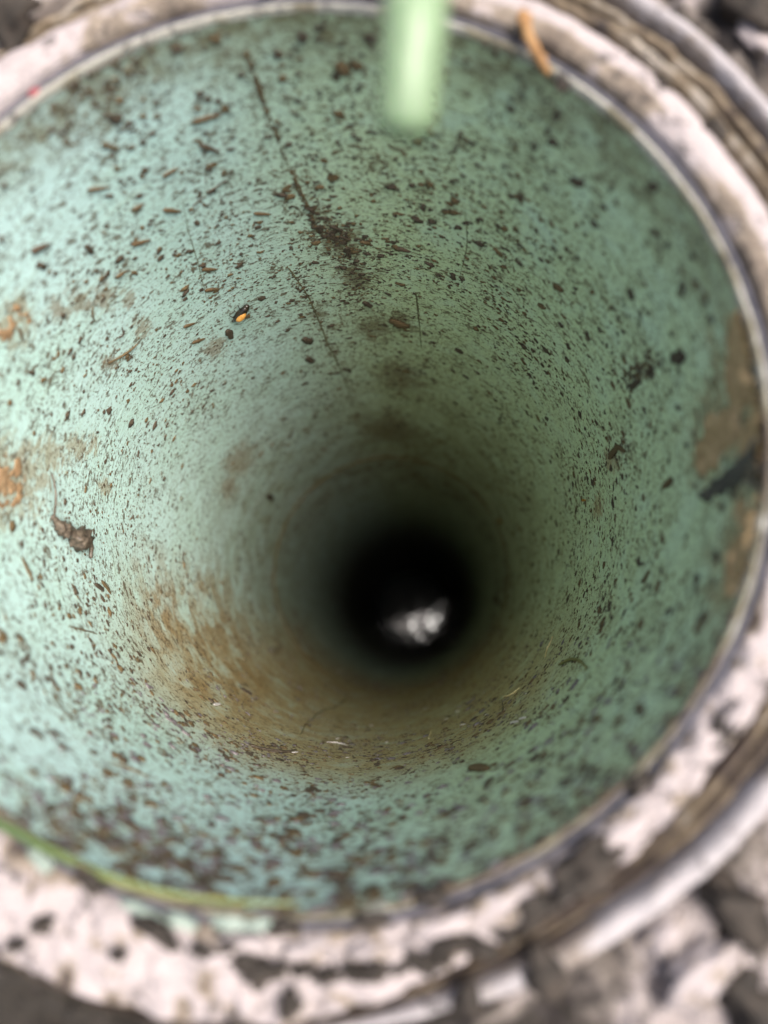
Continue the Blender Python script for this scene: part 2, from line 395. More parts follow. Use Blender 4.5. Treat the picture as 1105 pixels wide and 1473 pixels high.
# ------------------------------------------------------------------ ground round the pipe
def soil_rho(a, s):
    r0 = bounds(a)[4] - 0.004
    return r0 + 0.75 * s * 0.6 + 12 * s ** 5
def soil_h(a, s, r):
    far = sstep(0.0, 0.9, math.cos(a - rad(40)))
    fade = sstep(0.0, 0.06, s)
    return -0.035 - 0.03 * far + fade * (0.075 * cn(a, r, 5.5, 41.0, 4) + 0.035 * cn(a, r, 17, 44.0, 3) + 0.03 * streak(a, r, 3, 26, 47.0))
def soil_d(a, s, r):
    far = sstep(0.0, 0.9, math.cos(a - rad(45)))
    near = sstep(0.2, 0.9, math.cos(a - rad(-55)))
    left = sstep(0.35, 0.95, math.cos(a - rad(-120)))
    return 0.44 + 0.55 * cn(a, r, 6, 51.0) + 0.35 * streak(a, r, 3, 22, 55.0) + 0.16 * far - 0.22 * near + 1.2 * left
soil = ring_part('ground', MAT_SOIL, 56, soil_rho, soil_h, soil_d, None)
tag(soil, 'crumbly grey-brown soil round the pipe collar', 'ground', kind='structure')

# ------------------------------------------------------------------ water far down
WZ = -19.0
def water_mesh():
    n, rings = 96, 40
    V, Fc = [(0, 0, 0)], []
    for j in range(1, rings + 1):
        r = 1.003 * j / rings
        for i in range(n):
            a = 2 * math.pi * i / n; x, y = r * math.cos(a), r * math.sin(a)
            V.append((x * R, y * R, R * (0.0022 * fbm(x * 3.2, y * 3.2, 4.0, 2) + 0.0009 * fbm(x * 18, y * 18, 9.0, 2))))
    for i in range(n): Fc.append((0, 1 + i, 1 + (i + 1) % n))
    for j in range(rings - 1):
        for i in range(n):
            k = (i + 1) % n; Fc.append((1 + j * n + i, 1 + (j + 1) * n + i, 1 + (j + 1) * n + k, 1 + j * n + k))
    return mesh('water', V, Fc)
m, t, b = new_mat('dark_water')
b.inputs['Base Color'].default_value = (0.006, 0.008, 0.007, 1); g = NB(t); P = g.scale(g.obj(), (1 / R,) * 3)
light_mask = g.step(-0.06, -0.36, g.math('ADD', g.dot(P, (-0.35, 1.0, 0)), g.math('MULTIPLY', g.math('SUBTRACT', g.noise(P, 3.5, 3, 0.6), 0.5), 0.7)))  # glint shaped by a mask, dull where an unmodelled phone would hide the sky
spk = g.step(0.50, 0.57, g.noise(P, 13, 3, 0.65)); light_mask = g.math('MULTIPLY', light_mask, g.math('ADD', 0.03, g.math('MULTIPLY', spk, 0.97)))
t.links.new(g.math('SUBTRACT', 0.12, g.math('MULTIPLY', light_mask, 0.10)), b.inputs['Roughness']); t.links.new(g.math('ADD', 0.004, g.math('MULTIPLY', light_mask, 0.50)), b.inputs['Specular IOR Level']); b.inputs['IOR'].default_value = 1.9
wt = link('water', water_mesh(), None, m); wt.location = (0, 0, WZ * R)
tag(wt, 'rippled dark water glinting at the bottom of the well', 'water', kind='structure')
V, Fc = revolve([(1.02, WZ + 0.5), (1.02, WZ - 1.0), (0.001, WZ - 1.0)], 48)

# ------------------------------------------------------------------ things stuck to the wall
def blob_mesh(name, rings=4, seg=8, seed=0, taper=0.0, rough=0.25, flat=1.0):
    """unit lump lying on z=0: long axis X in -1..1, Y -1..1, Z up to 1"""
    V, Fc = [], []
    st = 9
    V.append((-1, 0, 0.15))
    for i in range(1, st):
        u = -1 + 2 * i / st
        w_ = math.sqrt(max(0, 1 - u * u)) * (1 - taper * 0.5 * (u + 1) * 0.9)
        for k in range(seg):
            q = 2 * math.pi * k / seg
            rr = w_ * (1 + rough * noise.noise(Vector((u * 1.7 + seed * 7.1, math.cos(q) * 1.3 + seed, math.sin(q) * 1.3))))
            V.append((u, rr * math.cos(q), max(-0.05, 0.35 + 0.65 * rr * math.sin(q)) if math.sin(q) > -0.3 else -0.05))
    V.append((1, 0, 0.12))
    last = len(V) - 1
    for k in range(seg):
        Fc.append((0, 1 + (k + 1) % seg, 1 + k)); Fc.append((last, last - seg + k, last - seg + (k + 1) % seg))
    for i in range(st - 2):
        for k in range(seg):
            a = 1 + i * seg + k; b_ = 1 + i * seg + (k + 1) % seg
            Fc.append((a, b_, b_ + seg, a + seg))
    return mesh(name, V, Fc)
SEEDM = [blob_mesh('seed', seed=i, taper=0.75, rough=0.12) for i in range(3)]
CRUMBM = [blob_mesh('crumb', seed=10 + i, taper=0.15, rough=0.75) for i in range(6)]

def lay(name, me, mat, x1, y1, x2, y2, wpx, hk=0.6, label=None, cat=None, group=None):
    """lay a unit lump on the wall so that it spans two photo points"""
    p, q = wall_pt(x1, y1), wall_pt(x2, y2)
    th, z, t = wall_at((x1 + x2) / 2, (y1 + y2) / 2)
    d = q - p
    mm = me.copy(); mm.materials.clear(); mm.materials.append(mat)
    o = link(name, mm)
    wd = wpx / F_PX * t * R * 0.5
    # a lump foreshortened across its width really is wider than it shows
    o.matrix_world = wall_frame(th, z, d) @ Matrix.Diagonal((d.length * 0.5, wd, wd * hk, 1))
    return tag(o, label, cat, group)

seeds = [  # x1,y1,x2,y2,width,dark,label
    (43, 362, 74, 349, 13, 1, 'largest dark brown seed, low under the left edge of the bright wall patch'),
    (124, 273, 160, 269, 9, 0, 'brown seed with a thin pointed tip, below the grimy band on the upper left wall'),
    (232, 254, 259, 240, 9, 0, 'slanting brown seed, first below the two dark flecks near the upper left wall top'),
    (233, 301, 262, 304, 10, 0, 'stubby brown seed with a black lump under it on the upper left wall'),
    (188, 352, 218, 344, 10, 0, 'leaf-shaped brown seed with a pointed right end on the upper left wall'),
    (191, 302, 208, 292, 9, 0, 'short tan seed just under a round dark crumb'),
    (166, 400, 182, 388, 9, 0, 'tan oval seed tilted upward beside a tiny round seed'),
    (189, 390, 199, 395, 7, 0, 'tiny pale brown round seed beside the tilted oval seed'),
    (289, 387, 314, 387, 9, 0, 'plump brown seed touching the hairline scratch'),
    (294, 417, 315, 415, 9, 0, 'brown seed under the plump seed at the lower end of the hairline scratch'),
    (263, 470, 281, 464, 8, 0, 'narrow brown seed left of the amber-backed beetle'),
    (275, 493, 296, 486, 8, 0, 'narrow brown seed, lowest of the row left of the beetle'),
    (285, 207, 318, 219, 10, 1, 'dark elongated husk lying crosswise near the top of the dirt trail'),
    (275, 176, 322, 162, 12, 0, 'ragged brown husk under the upper grimy band, slanting'),
    (364, 306, 391, 308, 9, 0, 'brown hooked husk on the upper wall left of the dirt trail'),
    (1, 338, 4, 352, 9, 1, 'round dark seed cut by the left edge of the picture'),
    (26, 470, 34, 494, 7, 0, 'thin upright tan seed near the rusty spot at the left edge'),
    (570, 355, 592, 362, 11, 1, 'dark teardrop seed with a stub tail below the pale green stalk'),
]
for s in seeds:
    o = lay('seed', SEEDM[len(s[6]) % 3], MAT_SEED_D if s[5] else MAT_SEED, *s[:4], s[4] * 1.25, 0.7, s[6], 'seed', 'seeds stuck to the pipe wall')

crumbs = [
    (486, 88, 500, 108, 22, 'blurred dark mud crumb high on the wall left of the pale stalk', 0),
    (820, 258, 842, 264, 17, 'black mud crumb alone on the clean upper right wall', 1),
    (728, 152, 742, 160, 14, 'round dark crumb under the right of the pale stalk near the rim', 1),
    (850, 318, 862, 326, 12, 'dark crumb on the right wall below the lone black crumb', 1),
    (326, 473, 334, 487, 12, 'dark round crumb directly below the beetle', 1),
    (437, 484, 448, 494, 13, 'flat grey-brown crumb beside the lower dirt trail', 1),
    (441, 513, 451, 521, 11, 'glossy dark crumb just under the flat crumb', 1),
    (523, 433, 535, 441, 12, 'black crumb at the foot of the long dirt trail', 1),
    (493, 529, 506, 534, 8, 'small dark crumb with a thin tail at mid wall', 1),
    (383, 713, 394, 719, 9, 'dark crumb on the pale wall left of the black depth', 1),
    (655, 500, 667, 508, 11, 'dark mud crumb at the centre of the far wall', 1),
    (905, 557, 922, 549, 11, 'large dark mud clump on the right wall', 1),
    (932, 540, 941, 526, 10, 'upper half of the large dark clump on the right wall', 1),
    (966, 516, 988, 512, 22, 'blurred dark ring-like crumb nearer the right rim', 1),
    (876, 660, 892, 640, 12, 'ragged brown crumb cluster on the right wall, below the large clump', 0),
    (884, 640, 902, 650, 9, 'short brown crumb across the ragged cluster', 0),
    (796, 408, 812, 418, 15, 'brown mud crumb on the upper right wall', 0),
    (774, 436, 786, 444, 11, 'small rust-brown crumb left of the upper right crumb', 0),
    (560, 458, 590, 470, 20, 'reddish brown mud clot at the centre of the far wall', 0),
    (474, 324, 494, 332, 9, 'biggest dark clot on the long dirt trail', 1),
    (488, 338, 506, 346, 8, 'lower dark clot on the long dirt trail', 1),
    (456, 326, 464, 334, 8, 'left clot beside the dirt trail', 1),
    (174, 1183, 204, 1198, 24, 'large black mud lump near the bottom left rim', 1),
    (468, 1262, 502, 1262, 26, 'wide dark lump near the bottom rim centre', 1),
    (395, 1205, 425, 1210, 20, 'dark lump on the low wall left of centre', 1),
    (105, 1245, 140, 1258, 22, 'dark blurred lump close above the grass blade', 1),
    (675, 1105, 705, 1108, 20, 'brown lump on the low wall under the silt', 0),
    (300, 1265, 345, 1270, 24, 'broad dark lump touching the lower grass blade', 1),
    (345, 990, 362, 1000, 10, 'angular grey chip lying in the ochre silt', 1),
    (712, 855, 720, 872, 8, 'dark crumb on the lower right wall', 0),
    (925, 840, 936, 820, 12, 'dark upright smear crumb near the right rim', 0),
    (955, 700, 970, 690, 14, 'brown crumb beside the tan mud patch', 0),
    (135, 840, 150, 850, 9, 'pointed crumb below the withered root bit', 1),
    (145, 835, 160, 855, 8, 'narrow crumb right of the pointed crumb', 0),
    (30, 800, 48, 838, 9, 'dark forked crumb left of the withered root bit', 0),
    (170, 1085, 180, 1100, 16, 'dark crumb on the lower left wall', 1),
    (270, 1075, 285, 1085, 12, 'round crumb in the lower left silt', 1),
    (145, 205, 170, 215, 10, 'blurred crumb with a thin thread on the upper left wall', 0),
    (195, 282, 206, 280, 10, 'round black crumb over the short tan seed', 1),
    (122, 352, 132, 364, 10, 'ragged dark crumb right of the largest seed', 1),
]
for i, s in enumerate(crumbs):
    lay('mud_crumb', CRUMBM[i % 6], MAT_MUD if s[6] else MAT_BROWN, *s[:5], 0.7, s[5], 'mud crumb', 'larger mud crumbs on the pipe wall')

# thin lines: hairs, roots, scratches and trails that follow the wall
def wall_line(name, pts, wpx, mat, parent=None, bump=0.5, n=24, wob=0.0, lift=0.35, taper=True):
    t0 = wall_at(*pts[len(pts) // 2])[2]
    r = wpx / F_PX * t0 * R * 0.5
    P = []
    uv = resample([Vector((wall_at(x, y)[0], wall_at(x, y)[1], 0)) for x, y in pts], n)
    for i, q in enumerate(uv):
        a = q.x + wob * noise.noise(Vector((i * 0.5, pts[0][0], 0))); z = q.y + wob * noise.noise(Vector((i * 0.5, 7, pts[0][1])))
        P.append(Vector((math.cos(a) * (R - r * lift), math.sin(a) * (R - r * lift), z * R)))
    rr = [r * ((0.35 + 0.65 * math.sin(math.pi * min(1, max(0, 0.08 + 0.88 * i / (n - 1))))) if taper else 1) * (1 + 0.4 * noise.noise(Vector((i * 0.9, pts[0][0] * 0.1, 3)))) for i in range(n)]
    V, Fc = tube(P, rr, 6, bump, pts[0][0] * 0.01)
    return link(name, mesh(name, V, Fc), parent, mat)
trail1 = [(358, 86), (380, 150), (402, 205), (420, 250), (440, 290), (456, 330)]
trail2 = [(415, 385), (446, 432), (470, 490), (490, 532), (512, 590)]
wall_line('dirt_streak', [(598, 420), (602, 455), (606, 500)], 2.2, MAT_DUST, casing, 0.8, 30, 0.004, 0.05)
wall_line('dirt_streak', trail2, 2.2, MAT_DUST, casing, 0.8, 50, 0.004, 0.05)
wall_line('scratch', [(262, 285), (272, 335), (284, 375), (298, 432)], 1.3, MAT_DUST, casing, 0.6, 40, 0.003, 0.2)
wall_line('scratch', [(668, 300), (672, 350), (662, 395)], 1.2, MAT_DUST, casing, 0.6, 20, 0.003, 0.2)
wall_line('crack', [(494, 988), (498, 1004), (484, 1016), (462, 1024), (442, 1040), (432, 1058)], 2.4, MAT_DUST, casing, 0.8, 30, 0.01, 0.1)
hairs = [
    ('rootlet', [(796, 916), (792, 926), (788, 934), (785, 946)], 2.6, MAT_GOLD, 'golden dry rootlet standing upright on the right wall by the dark depth', 'rootlet'),
    ('rootlet', [(724, 1003), (733, 1001), (740, 997), (748, 990)], 2.6, MAT_GOLD, 'golden kinked rootlet lying at the edge of the silt', 'rootlet'),
    ('rootlet', [(617, 1063), (619, 1057), (621, 1051)], 1.8, MAT_GOLD, 'tiny pale rootlet in the middle of the silt', 'rootlet'),
    ('rootlet', [(722, 1006), (724, 1018), (722, 1030)], 1.2, MAT_ROOT, 'thin dark rootlet hanging below the kinked golden one', 'rootlet'),
    ('dark_fibre', [(301, 276), (315, 265), (330, 256)], 2.4, MAT_ROOT, 'short dark straight fibre on the upper left wall', 'plant fibre'),
    ('dark_fibre', [(277, 296), (284, 290), (291, 283)], 2.4, MAT_ROOT, 'shorter dark fibre below the straight one', 'plant fibre'),
    ('dark_fibre', [(98, 901), (112, 905), (124, 908), (138, 912)], 2.6, MAT_BROWN, 'reddish kinked fibre on the left wall below the withered root bit', 'plant fibre'),
    ('dark_fibre', [(134, 440), (132, 452), (137, 463)], 2.6, MAT_BROWN, 'curved brown fibre near the left rusty spots', 'plant fibre'),
    ('dark_fibre', [(155, 522), (172, 513), (188, 502), (198, 493)], 3.0, MAT_BROWN, 'long brown fibre slanting upward on the left wall', 'plant fibre'),
    ('dark_fibre', [(175, 470), (176, 482), (166, 486)], 2.4, MAT_ROOT, 'forked dark fibre beside the long slanting one', 'plant fibre'),
    ('dark_fibre', [(360, 1074), (385, 1080), (410, 1083), (425, 1080)], 4.0, MAT_ROOT, 'dark purple-brown fibre lying across the low wall', 'plant fibre'),
    ('dark_fibre', [(470, 1068), (485, 1069), (500, 1073)], 1.8, MAT_FLAKE, 'pale thin fibre on the silt at the low wall', 'plant fibre'),
    ('dark_fibre', [(535, 655), (570, 657), (590, 660)], 2.0, MAT_BROWN, 'dim brown fibre lying along the pipe joint', 'plant fibre'),
    ('dark_fibre', [(160, 1098), (190, 1108), (215, 1120)], 3.5, MAT_BROWN, 'reddish fibre in the lower left debris', 'plant fibre'),
]
for nm, pts, wv, mt, lb, ct in hairs:
    tag(wall_line(nm, pts, wv, mt, None, 0.6, 16, 0.004, 0.9), lb, ct, 'thin rootlets and fibres on the wall')
lf = wall_line('leaf_sliver', [(806, 958), (820, 951), (834, 951), (846, 962)], 5.0, MAT_LEAF, None, 0.3, 20, 0, 1.3)
tag(lf, 'curled olive leaf sliver on the lower right wall', 'leaf')

# scrape marks: a row of short ridges on the left wall
for k in range(7):
    x = 288 + k * 8.5; y = 828 + 2 * math.sin(k)
    wall_line('scrape_mark', [(x, y + 24 - abs(k - 3)), (x + 2, y + 10), (x, y)], 1.6, MAT_DUST, casing, 0.5, 8, 0.002, 0.05)

# withered root bit
rf = empty('root_fragment', wall_pt(92, 768))
tag(rf, 'dark withered root bit with a clod and long thin curved stem, left wall', 'root')
def rel(pts, offs): return [wall_pt(x, y, o) - Vector(rf.location) for (x, y), o in zip(pts, offs)]
P = resample(rel([(70, 680), (67, 700), (66, 722), (70, 742), (76, 754)], [0.010, 0.03, 0.035, 0.02, 0.012]), 26)
V, Fc = tube(P, [0.00016 + 0.00012 * (i / 25) ** 2 for i in range(26)], 7, 0.4, 2.0); link('stem', mesh('stem', V, Fc), rf, MAT_ROOT)
P = resample(rel([(70, 742), (78, 756), (86, 764), (94, 768), (104, 776), (112, 782), (115, 786)], [0.014, 0.018, 0.018, 0.022, 0.024, 0.018, 0.008]), 34)
rr = [0.0003 + 0.0013 * math.exp(-((i - 9) / 4.5) ** 2) * 0.75 + 0.0016 * math.exp(-((i - 23) / 6.0) ** 2) for i in range(34)]
V, Fc = tube(P, rr, 14, 1.0, 5.0); link('clod', mesh('clod', V, Fc), rf, MAT_ROOT)
P = resample(rel([(112, 778), (119, 780), (125, 788), (128, 803)], [0.014, 0.022, 0.018, 0.006]), 16)
V, Fc = tube(P, [0.00055 - 0.00022 * i / 15 for i in range(16)], 7, 0.5, 8.0); link('tail', mesh('tail', V, Fc), rf, MAT_ROOT)

# beetle
p1, p2 = wall_pt(334, 458), wall_pt(354, 436); th, z, t = wall_at(344, 447)
bt = empty('beetle'); bt.matrix_world = wall_frame(th, z, p2 - p1)
tag(bt, 'small glossy black beetle with an amber back on the upper left wall', 'beetle')
L = (p2 - p1).length * 0.5; W = 15 / F_PX * t * R * 0.5
def ell(name, mat, cx, cy, cz, rx, ry, rz, parent, seg=14, rg=9):
    bm = bmesh.new(); bmesh.ops.create_uvsphere(bm, u_segments=seg, v_segments=rg, radius=1)
    for v in bm.verts: v.co = Vector((cx + v.co.x * rx, cy + v.co.y * ry, cz + v.co.z * rz))
    me = bpy.data.meshes.new(name); bm.to_mesh(me); bm.free(); return link(name, me, parent, mat)
ell('body', MAT_BLACK, 0, 0, W * 0.75, L, W, W * 0.8, bt)
ell('wing_case', MAT_AMBER, -L * 0.12, 0.0, W * 1.05, L * 0.66, W * 0.80, W * 0.85, bt)
ell('head', MAT_BLACK, L * 0.82, 0, W * 0.65, L * 0.3, W * 0.6, W * 0.5, bt)
for sx, sy in ((-0.5, 1), (0.05, 1), (0.5, 1), (-0.5, -1), (0.05, -1), (0.5, -1)):
    P = [Vector((sx * L, sy * W * 0.7, W * 0.6)), Vector((sx * L * 1.1, sy * W * 1.25, W * 0.6)), Vector((sx * L * 1.3, sy * W * 1.55, 0.0))]
    V, Fc = tube(P, [W * 0.13, W * 0.10, W * 0.06], 5); link('leg', mesh('leg', V, Fc), bt, MAT_BLACK)
lay('mud_crumb', CRUMBM[2], MAT_MUD, 333, 462, 340, 458, 6, 0.7, 'tiny dark crumb touching the beetle tail', 'mud crumb', 'larger mud crumbs on the pipe wall')

# pale flakes in the silt
for i, (x, y, s_) in enumerate([(666, 1043, 6), (658, 1024, 5), (612, 1020, 4), (740, 1040, 9), (752, 1034, 8), (534, 1044, 4), (486, 1063, 5), (424, 1083, 7), (490, 966, 4), (556, 1068, 4), (312, 1014, 8), (642, 1035, 4), (700, 1028, 4), (757, 998, 3), (500, 1090, 4), (720, 750, 5), (840, 720, 5), (582, 1038, 3)]):
    gold = (x, y) in ((720, 750), (840, 720))
    lay('gold_flake' if gold else 'mineral_flake', CRUMBM[i % 6], MAT_AMBER if gold else MAT_FLAKE, x - s_ * .7, y, x + s_ * .7, y - s_ * 0.2, s_ * 0.8, 0.5,
        (('orange grain beside the dark depth on the pipe joint' if y > 740 else 'orange grain on the right wall above the brown mud crumbs') if gold else 'small pale shiny mineral flake lying on the ochre silt of the low wall'),
        'grain' if gold else 'flake', 'orange grains on the wall' if gold else 'pale flakes in the silt')

# ------------------------------------------------------------------ smears of mud: thin irregular sheets with their own thickness
def smear(name, mat, spots, thick, label, cat, seed, thr=0.5, cell=0.0065, nf=9.0, namp=0.55, parent=None):
    """spots: (x, y, ru, rv) photo point and radii (round the bore, down the bore) in casing radii"""
    S = []
    for x, y, ru, rv in spots:
        th, z, _ = wall_at(x, y); S.append((th % (2 * math.pi), z, ru, rv))
    a0 = min(s[0] - 1.7 * s[2] for s in S); a1 = max(s[0] + 1.7 * s[2] for s in S)
    if a1 - a0 > math.pi:
        S = [((s[0] + math.pi) % (2 * math.pi) - math.pi, *s[1:]) for s in S]
        a0 = min(s[0] - 1.7 * s[2] for s in S); a1 = max(s[0] + 1.7 * s[2] for s in S)
    z0 = min(s[1] - 1.7 * s[3] for s in S); z1 = min(-0.012, max(s[1] + 1.7 * s[3] for s in S))
    nu = max(4, int((a1 - a0) / cell)); nv = max(4, int((z1 - z0) / cell))
    f = {}; V = []; idx = {}; Fc = []
    for i in range(nu + 1):
        for j in range(nv + 1):
            a = a0 + (a1 - a0) * i / nu; z = z0 + (z1 - z0) * j / nv
            v = max(math.exp(-(((a - s[0]) / s[2]) ** 2 + ((z - s[1]) / s[3]) ** 2)) for s in S)
            q = Vector((math.cos(a) * nf, math.sin(a) * nf, z * nf * 0.9 + seed))
            f[i, j] = v + namp * v * noise.fractal(q, 0.9, 2.1, 5) - thr
    def vid(i, j):
        if (i, j) not in idx:
            a = a0 + (a1 - a0) * i / nu; z = z0 + (z1 - z0) * j / nv
            h = thick * min(1.0, max(0.0, f[i, j]) * 3.0) * (1 + 0.5 * noise.noise(Vector((i * 0.35, j * 0.35, seed)))) - (0.0006 if f[i, j] <= 0 else -0.0008)
            r = (1 - h) * R
            idx[i, j] = len(V); V.append((math.cos(a) * r, math.sin(a) * r, z * R))
        return idx[i, j]
    for i in range(nu):
        for j in range(nv):
            if sum(f[i + p, j + q] > 0 for p in (0, 1) for q in (0, 1)) >= 2:
                Fc.append((vid(i, j), vid(i, j + 1), vid(i + 1, j + 1), vid(i + 1, j)))
    return tag(link(name, mesh(name, V, Fc), parent, mat), label, cat)
smear('mud_patch', MAT_TANMUD, [(1072, 500, 0.10, 0.10), (1075, 560, 0.10, 0.12), (1040, 620, 0.07, 0.16), (1020, 650, 0.06, 0.13), (1085, 640, 0.08, 0.1), (1075, 740, 0.06, 0.09), (1070, 800, 0.08, 0.09), (1055, 830, 0.05, 0.07)], 0.012,
      'large tan-brown mud patch caked on the right wall under the rim', 'mud', 3.0, 0.5, 0.005, 14, 1.1)
smear('mud_streak', MAT_GREYMUD, [(1020, 712, 0.022, 0.05), (1040, 698, 0.026, 0.05), (1060, 683, 0.030, 0.05), (1080, 668, 0.036, 0.06), (1093, 655, 0.05, 0.05), (1092, 690, 0.03, 0.04)], 0.020,
      'dark grey wet mud streak running across the tan mud patch', 'mud', 8.0, 0.42, 0.005, 12, 0.35)
smear('rusty_patch', MAT_RUST, [(8, 700, 0.07, 0.12), (-25, 690, 0.08, 0.1), (20, 672, 0.04, 0.08), (-40, 720, 0.08, 0.09)], 0.004,
      'rust-orange mud patch at the left edge beside the withered root bit', 'mud', 12.0, 0.55, 0.004, 30, 1.4)
smear('rusty_patch', MAT_RUST, [(4, 478, 0.026, 0.05), (28, 452, 0.022, 0.06), (16, 465, 0.016, 0.03)], 0.004,
      'small rusty tan spots at the left edge above the dark slanting fibre', 'mud', 18.0, 0.6, 0.0035, 40, 1.6)

sp = resample([Vector((x, y, 0)) for x, y in trail1], 22)
smear('dirt_streak', MAT_BROWN, [(q.x, q.y, 0.0095 if i < 4 else 0.0058, 0.040) for i, q in enumerate(sp)], 0.003, None, None, 33.0, 0.6, 0.0028, 34, 1.5, casing)
sp = resample([Vector((x, y, 0)) for x, y in ((447, 305), (460, 330), (490, 345), (508, 370), (516, 405))], 10)
smear('dirt_streak', MAT_MUD, [(q.x, q.y, 0.03, 0.07) for q in sp], 0.005, None, None, 36.0, 1.0, 0.0035, 44, 2.0, casing)
# ------------------------------------------------------------------ specks of mud, thousands of them
def speck_density(th, z):
    """0..1 how crowded the wall is"""
    top = max(0, math.cos(th - rad(88))) ** 3; bot = max(0, math.cos(th - rad(-95))) ** 2
    left = max(0, math.cos(th - rad(170))) ** 2
    d = 0.42 + 0.35 * top + 0.45 * bot * sstep(-3.0, -0.2, z) - 0.16 * left
    d *= 0.35 + 0.65 * sstep(0.02, -0.35, z) if math.sin(th) > -0.2 else 1.0
    n = noise.fractal(Vector((math.cos(th) * 3.1, math.sin(th) * 3.1, z * 2.2)), 0.8, 2.0, 4)
    return max(0.015, d * (1 + 1.9 * n))
SP = []                        # angle, z, size (radii), aspect, twist
while len(SP) < 46000:
    th = rnd.uniform(-math.pi, math.pi); z = -6.2 * rnd.random() ** 1.25 - 0.015
    if rnd.random() > speck_density(th, z): continue
    s_ = 0.0029 * math.exp(rnd.gauss(0.10, 0.62))
    bot = max(0, math.cos(th - rad(-95)))
    if rnd.random() < 0.016 + 0.16 * bot * sstep(-2.4, -0.2, z): s_ *= rnd.uniform(1.8, 3.4)
    s_ = min(s_, 0.020)
    SP.append((th, z, s_, rnd.uniform(1.0, 1.7), rnd.gauss(math.pi / 2, 0.7)))
def along(pts, n, spread, smin, smax):
    for _ in range(n):
        k = rnd.uniform(0, len(pts) - 1); i = min(int(k), len(pts) - 2); f = k - i
        x = pts[i][0] * (1 - f) + pts[i + 1][0] * f + rnd.gauss(0, spread); y = pts[i][1] * (1 - f) + pts[i + 1][1] * f + rnd.gauss(0, spread)
        th, z, _ = wall_at(x, y); SP.append((th, min(z, -0.02), rnd.uniform(smin, smax), rnd.uniform(1, 2.2), rnd.uniform(0, 3.1)))
along(trail1, 90, 3, 0.002, 0.007)
along([(440, 290), (456, 330), (490, 345), (505, 375), (516, 405), (530, 437)], 170, 15, 0.003, 0.009)
along(trail2, 220, 6, 0.002, 0.007)
along([(500, 360), (540, 470), (570, 540), (600, 620)], 420, 24, 0.002, 0.006)
along([(480, 330), (500, 350)], 80, 16, 0.004, 0.012)
along([(560, 458), (590, 475)], 120, 9, 0.002, 0.006)
along([(900, 555), (945, 515)], 130, 8, 0.004, 0.010)
along([(870, 690), (890, 640), (905, 660)], 90, 14, 0.004, 0.009)
along([(870, 700), (850, 820), (830, 900)], 160, 28, 0.003, 0.009)
along([(340, 1060), (430, 1085), (540, 1075)], 260, 12, 0.003, 0.010)
along([(600, 1085), (700, 1045), (780, 1010)], 240, 13, 0.003, 0.009)
along([(90, 1150), (250, 1240), (450, 1270), (600, 1240)], 260, 30, 0.008, 0.022)
along([(90, 60), (200, 110), (130, 130), (60, 200)], 80, 20, 0.004, 0.011)
along([(150, 760), (200, 740), (230, 830)], 110, 22, 0.003, 0.008)
along([(30, 860), (120, 960), (200, 1060)], 150, 40, 0.005, 0.013)

def shown(s):
    p = Vector((math.cos(s[0]), math.sin(s[0]), s[1])); q = M3.transposed() @ (p - CAM)
    if q.z > -0.1: return 0
    x = CX + F_PX * q.x / -q.z; y = CY - F_PX * q.y / -q.z
    return s[2] / -q.z if (0 < x < 1105 and 0 < y < 1473) else -1
SP.sort(key=shown, reverse=True)
SP = [s for s in SP if shown(s) >= 0]
def speck_shape(s, seed):
    """low lump: 7-gon foot, smaller shoulder ring, top"""
    r2 = random.Random(seed); n = 7; V = []
    for ring, (k, h) in enumerate(((1.0, -0.08), (0.72, 0.5))):
        for i in range(n):
            q = 2 * math.pi * i / n; j = r2.uniform(0.45, 1.5)
            V.append((math.cos(q) * k * j, math.sin(q) * k * j, h))
    V.append((0, 0, 0.75)); return V
SF = [(i, (i + 1) % 7, 7 + (i + 1) % 7, 7 + i) for i in range(7)] + [(7 + i, 7 + (i + 1) % 7, 14) for i in range(7)]
SHAPES = [np.array(speck_shape(None, 100 + i)) for i in range(12)]
def speck_matrix(s):
    d = Vector((-math.sin(s[0]) * math.cos(s[4] - math.pi / 2), math.cos(s[0]) * math.cos(s[4] - math.pi / 2), math.sin(s[4] - math.pi / 2)))
    a = math.sqrt(s[3])
    return wall_frame(s[0], s[1], d) @ Matrix.Diagonal((s[2] * R * a, s[2] * R / a, s[2] * R * 0.55, 1))
SPM = []
for i in range(12):
    for mt in (MAT_MUD, MAT_BROWN, MAT_LILAC):
        me = mesh('mud_speck', SHAPES[i].tolist(), SF); me.materials.append(mt)
        me.polygons.foreach_set('use_smooth', [True] * len(me.polygons)); SPM.append(me)
def speck_kind(s):
    low = math.cos(s[0] - rad(-85)) > 0.55
    q = rnd.random()
    if low and q < 0.30: return 2
    return 1 if q > (0.62 if s[2] > 0.006 else 0.40) else 0
for s in SP[:240]:
    o = bpy.data.objects.new('mud_speck', SPM[rnd.randrange(12) * 3 + speck_kind(s)]); C.objects.link(o); o.matrix_world = speck_matrix(s)
    tag(o, 'small dark fleck of dried mud spattered on the green pipe wall', 'mud fleck', 'mud flecks spattered over the pipe wall')
rest = SP[240:]
allV, allF, mi = [], [], []; base = 0
SFt = SF
for s in rest:
    Mx = np.array(speck_matrix(s)); sh = SHAPES[rnd.randrange(12)]
    allV.append(sh @ Mx[:3, :3].T + Mx[:3, 3]); k = speck_kind(s)
    for f in SFt: allF.append(tuple(base + i for i in f)); mi.append(k)
    base += 15
me = bpy.data.meshes.new('mud_spatter'); me.from_pydata(np.concatenate(allV).tolist(), [], allF)
for mt in (MAT_MUD, MAT_BROWN, MAT_LILAC): me.materials.append(mt)
me.polygons.foreach_set('material_index', mi); me.update()
tag(link('mud_spatter', me), 'fine dark mud spatter all over the green bore', 'mud spatter', kind='stuff')

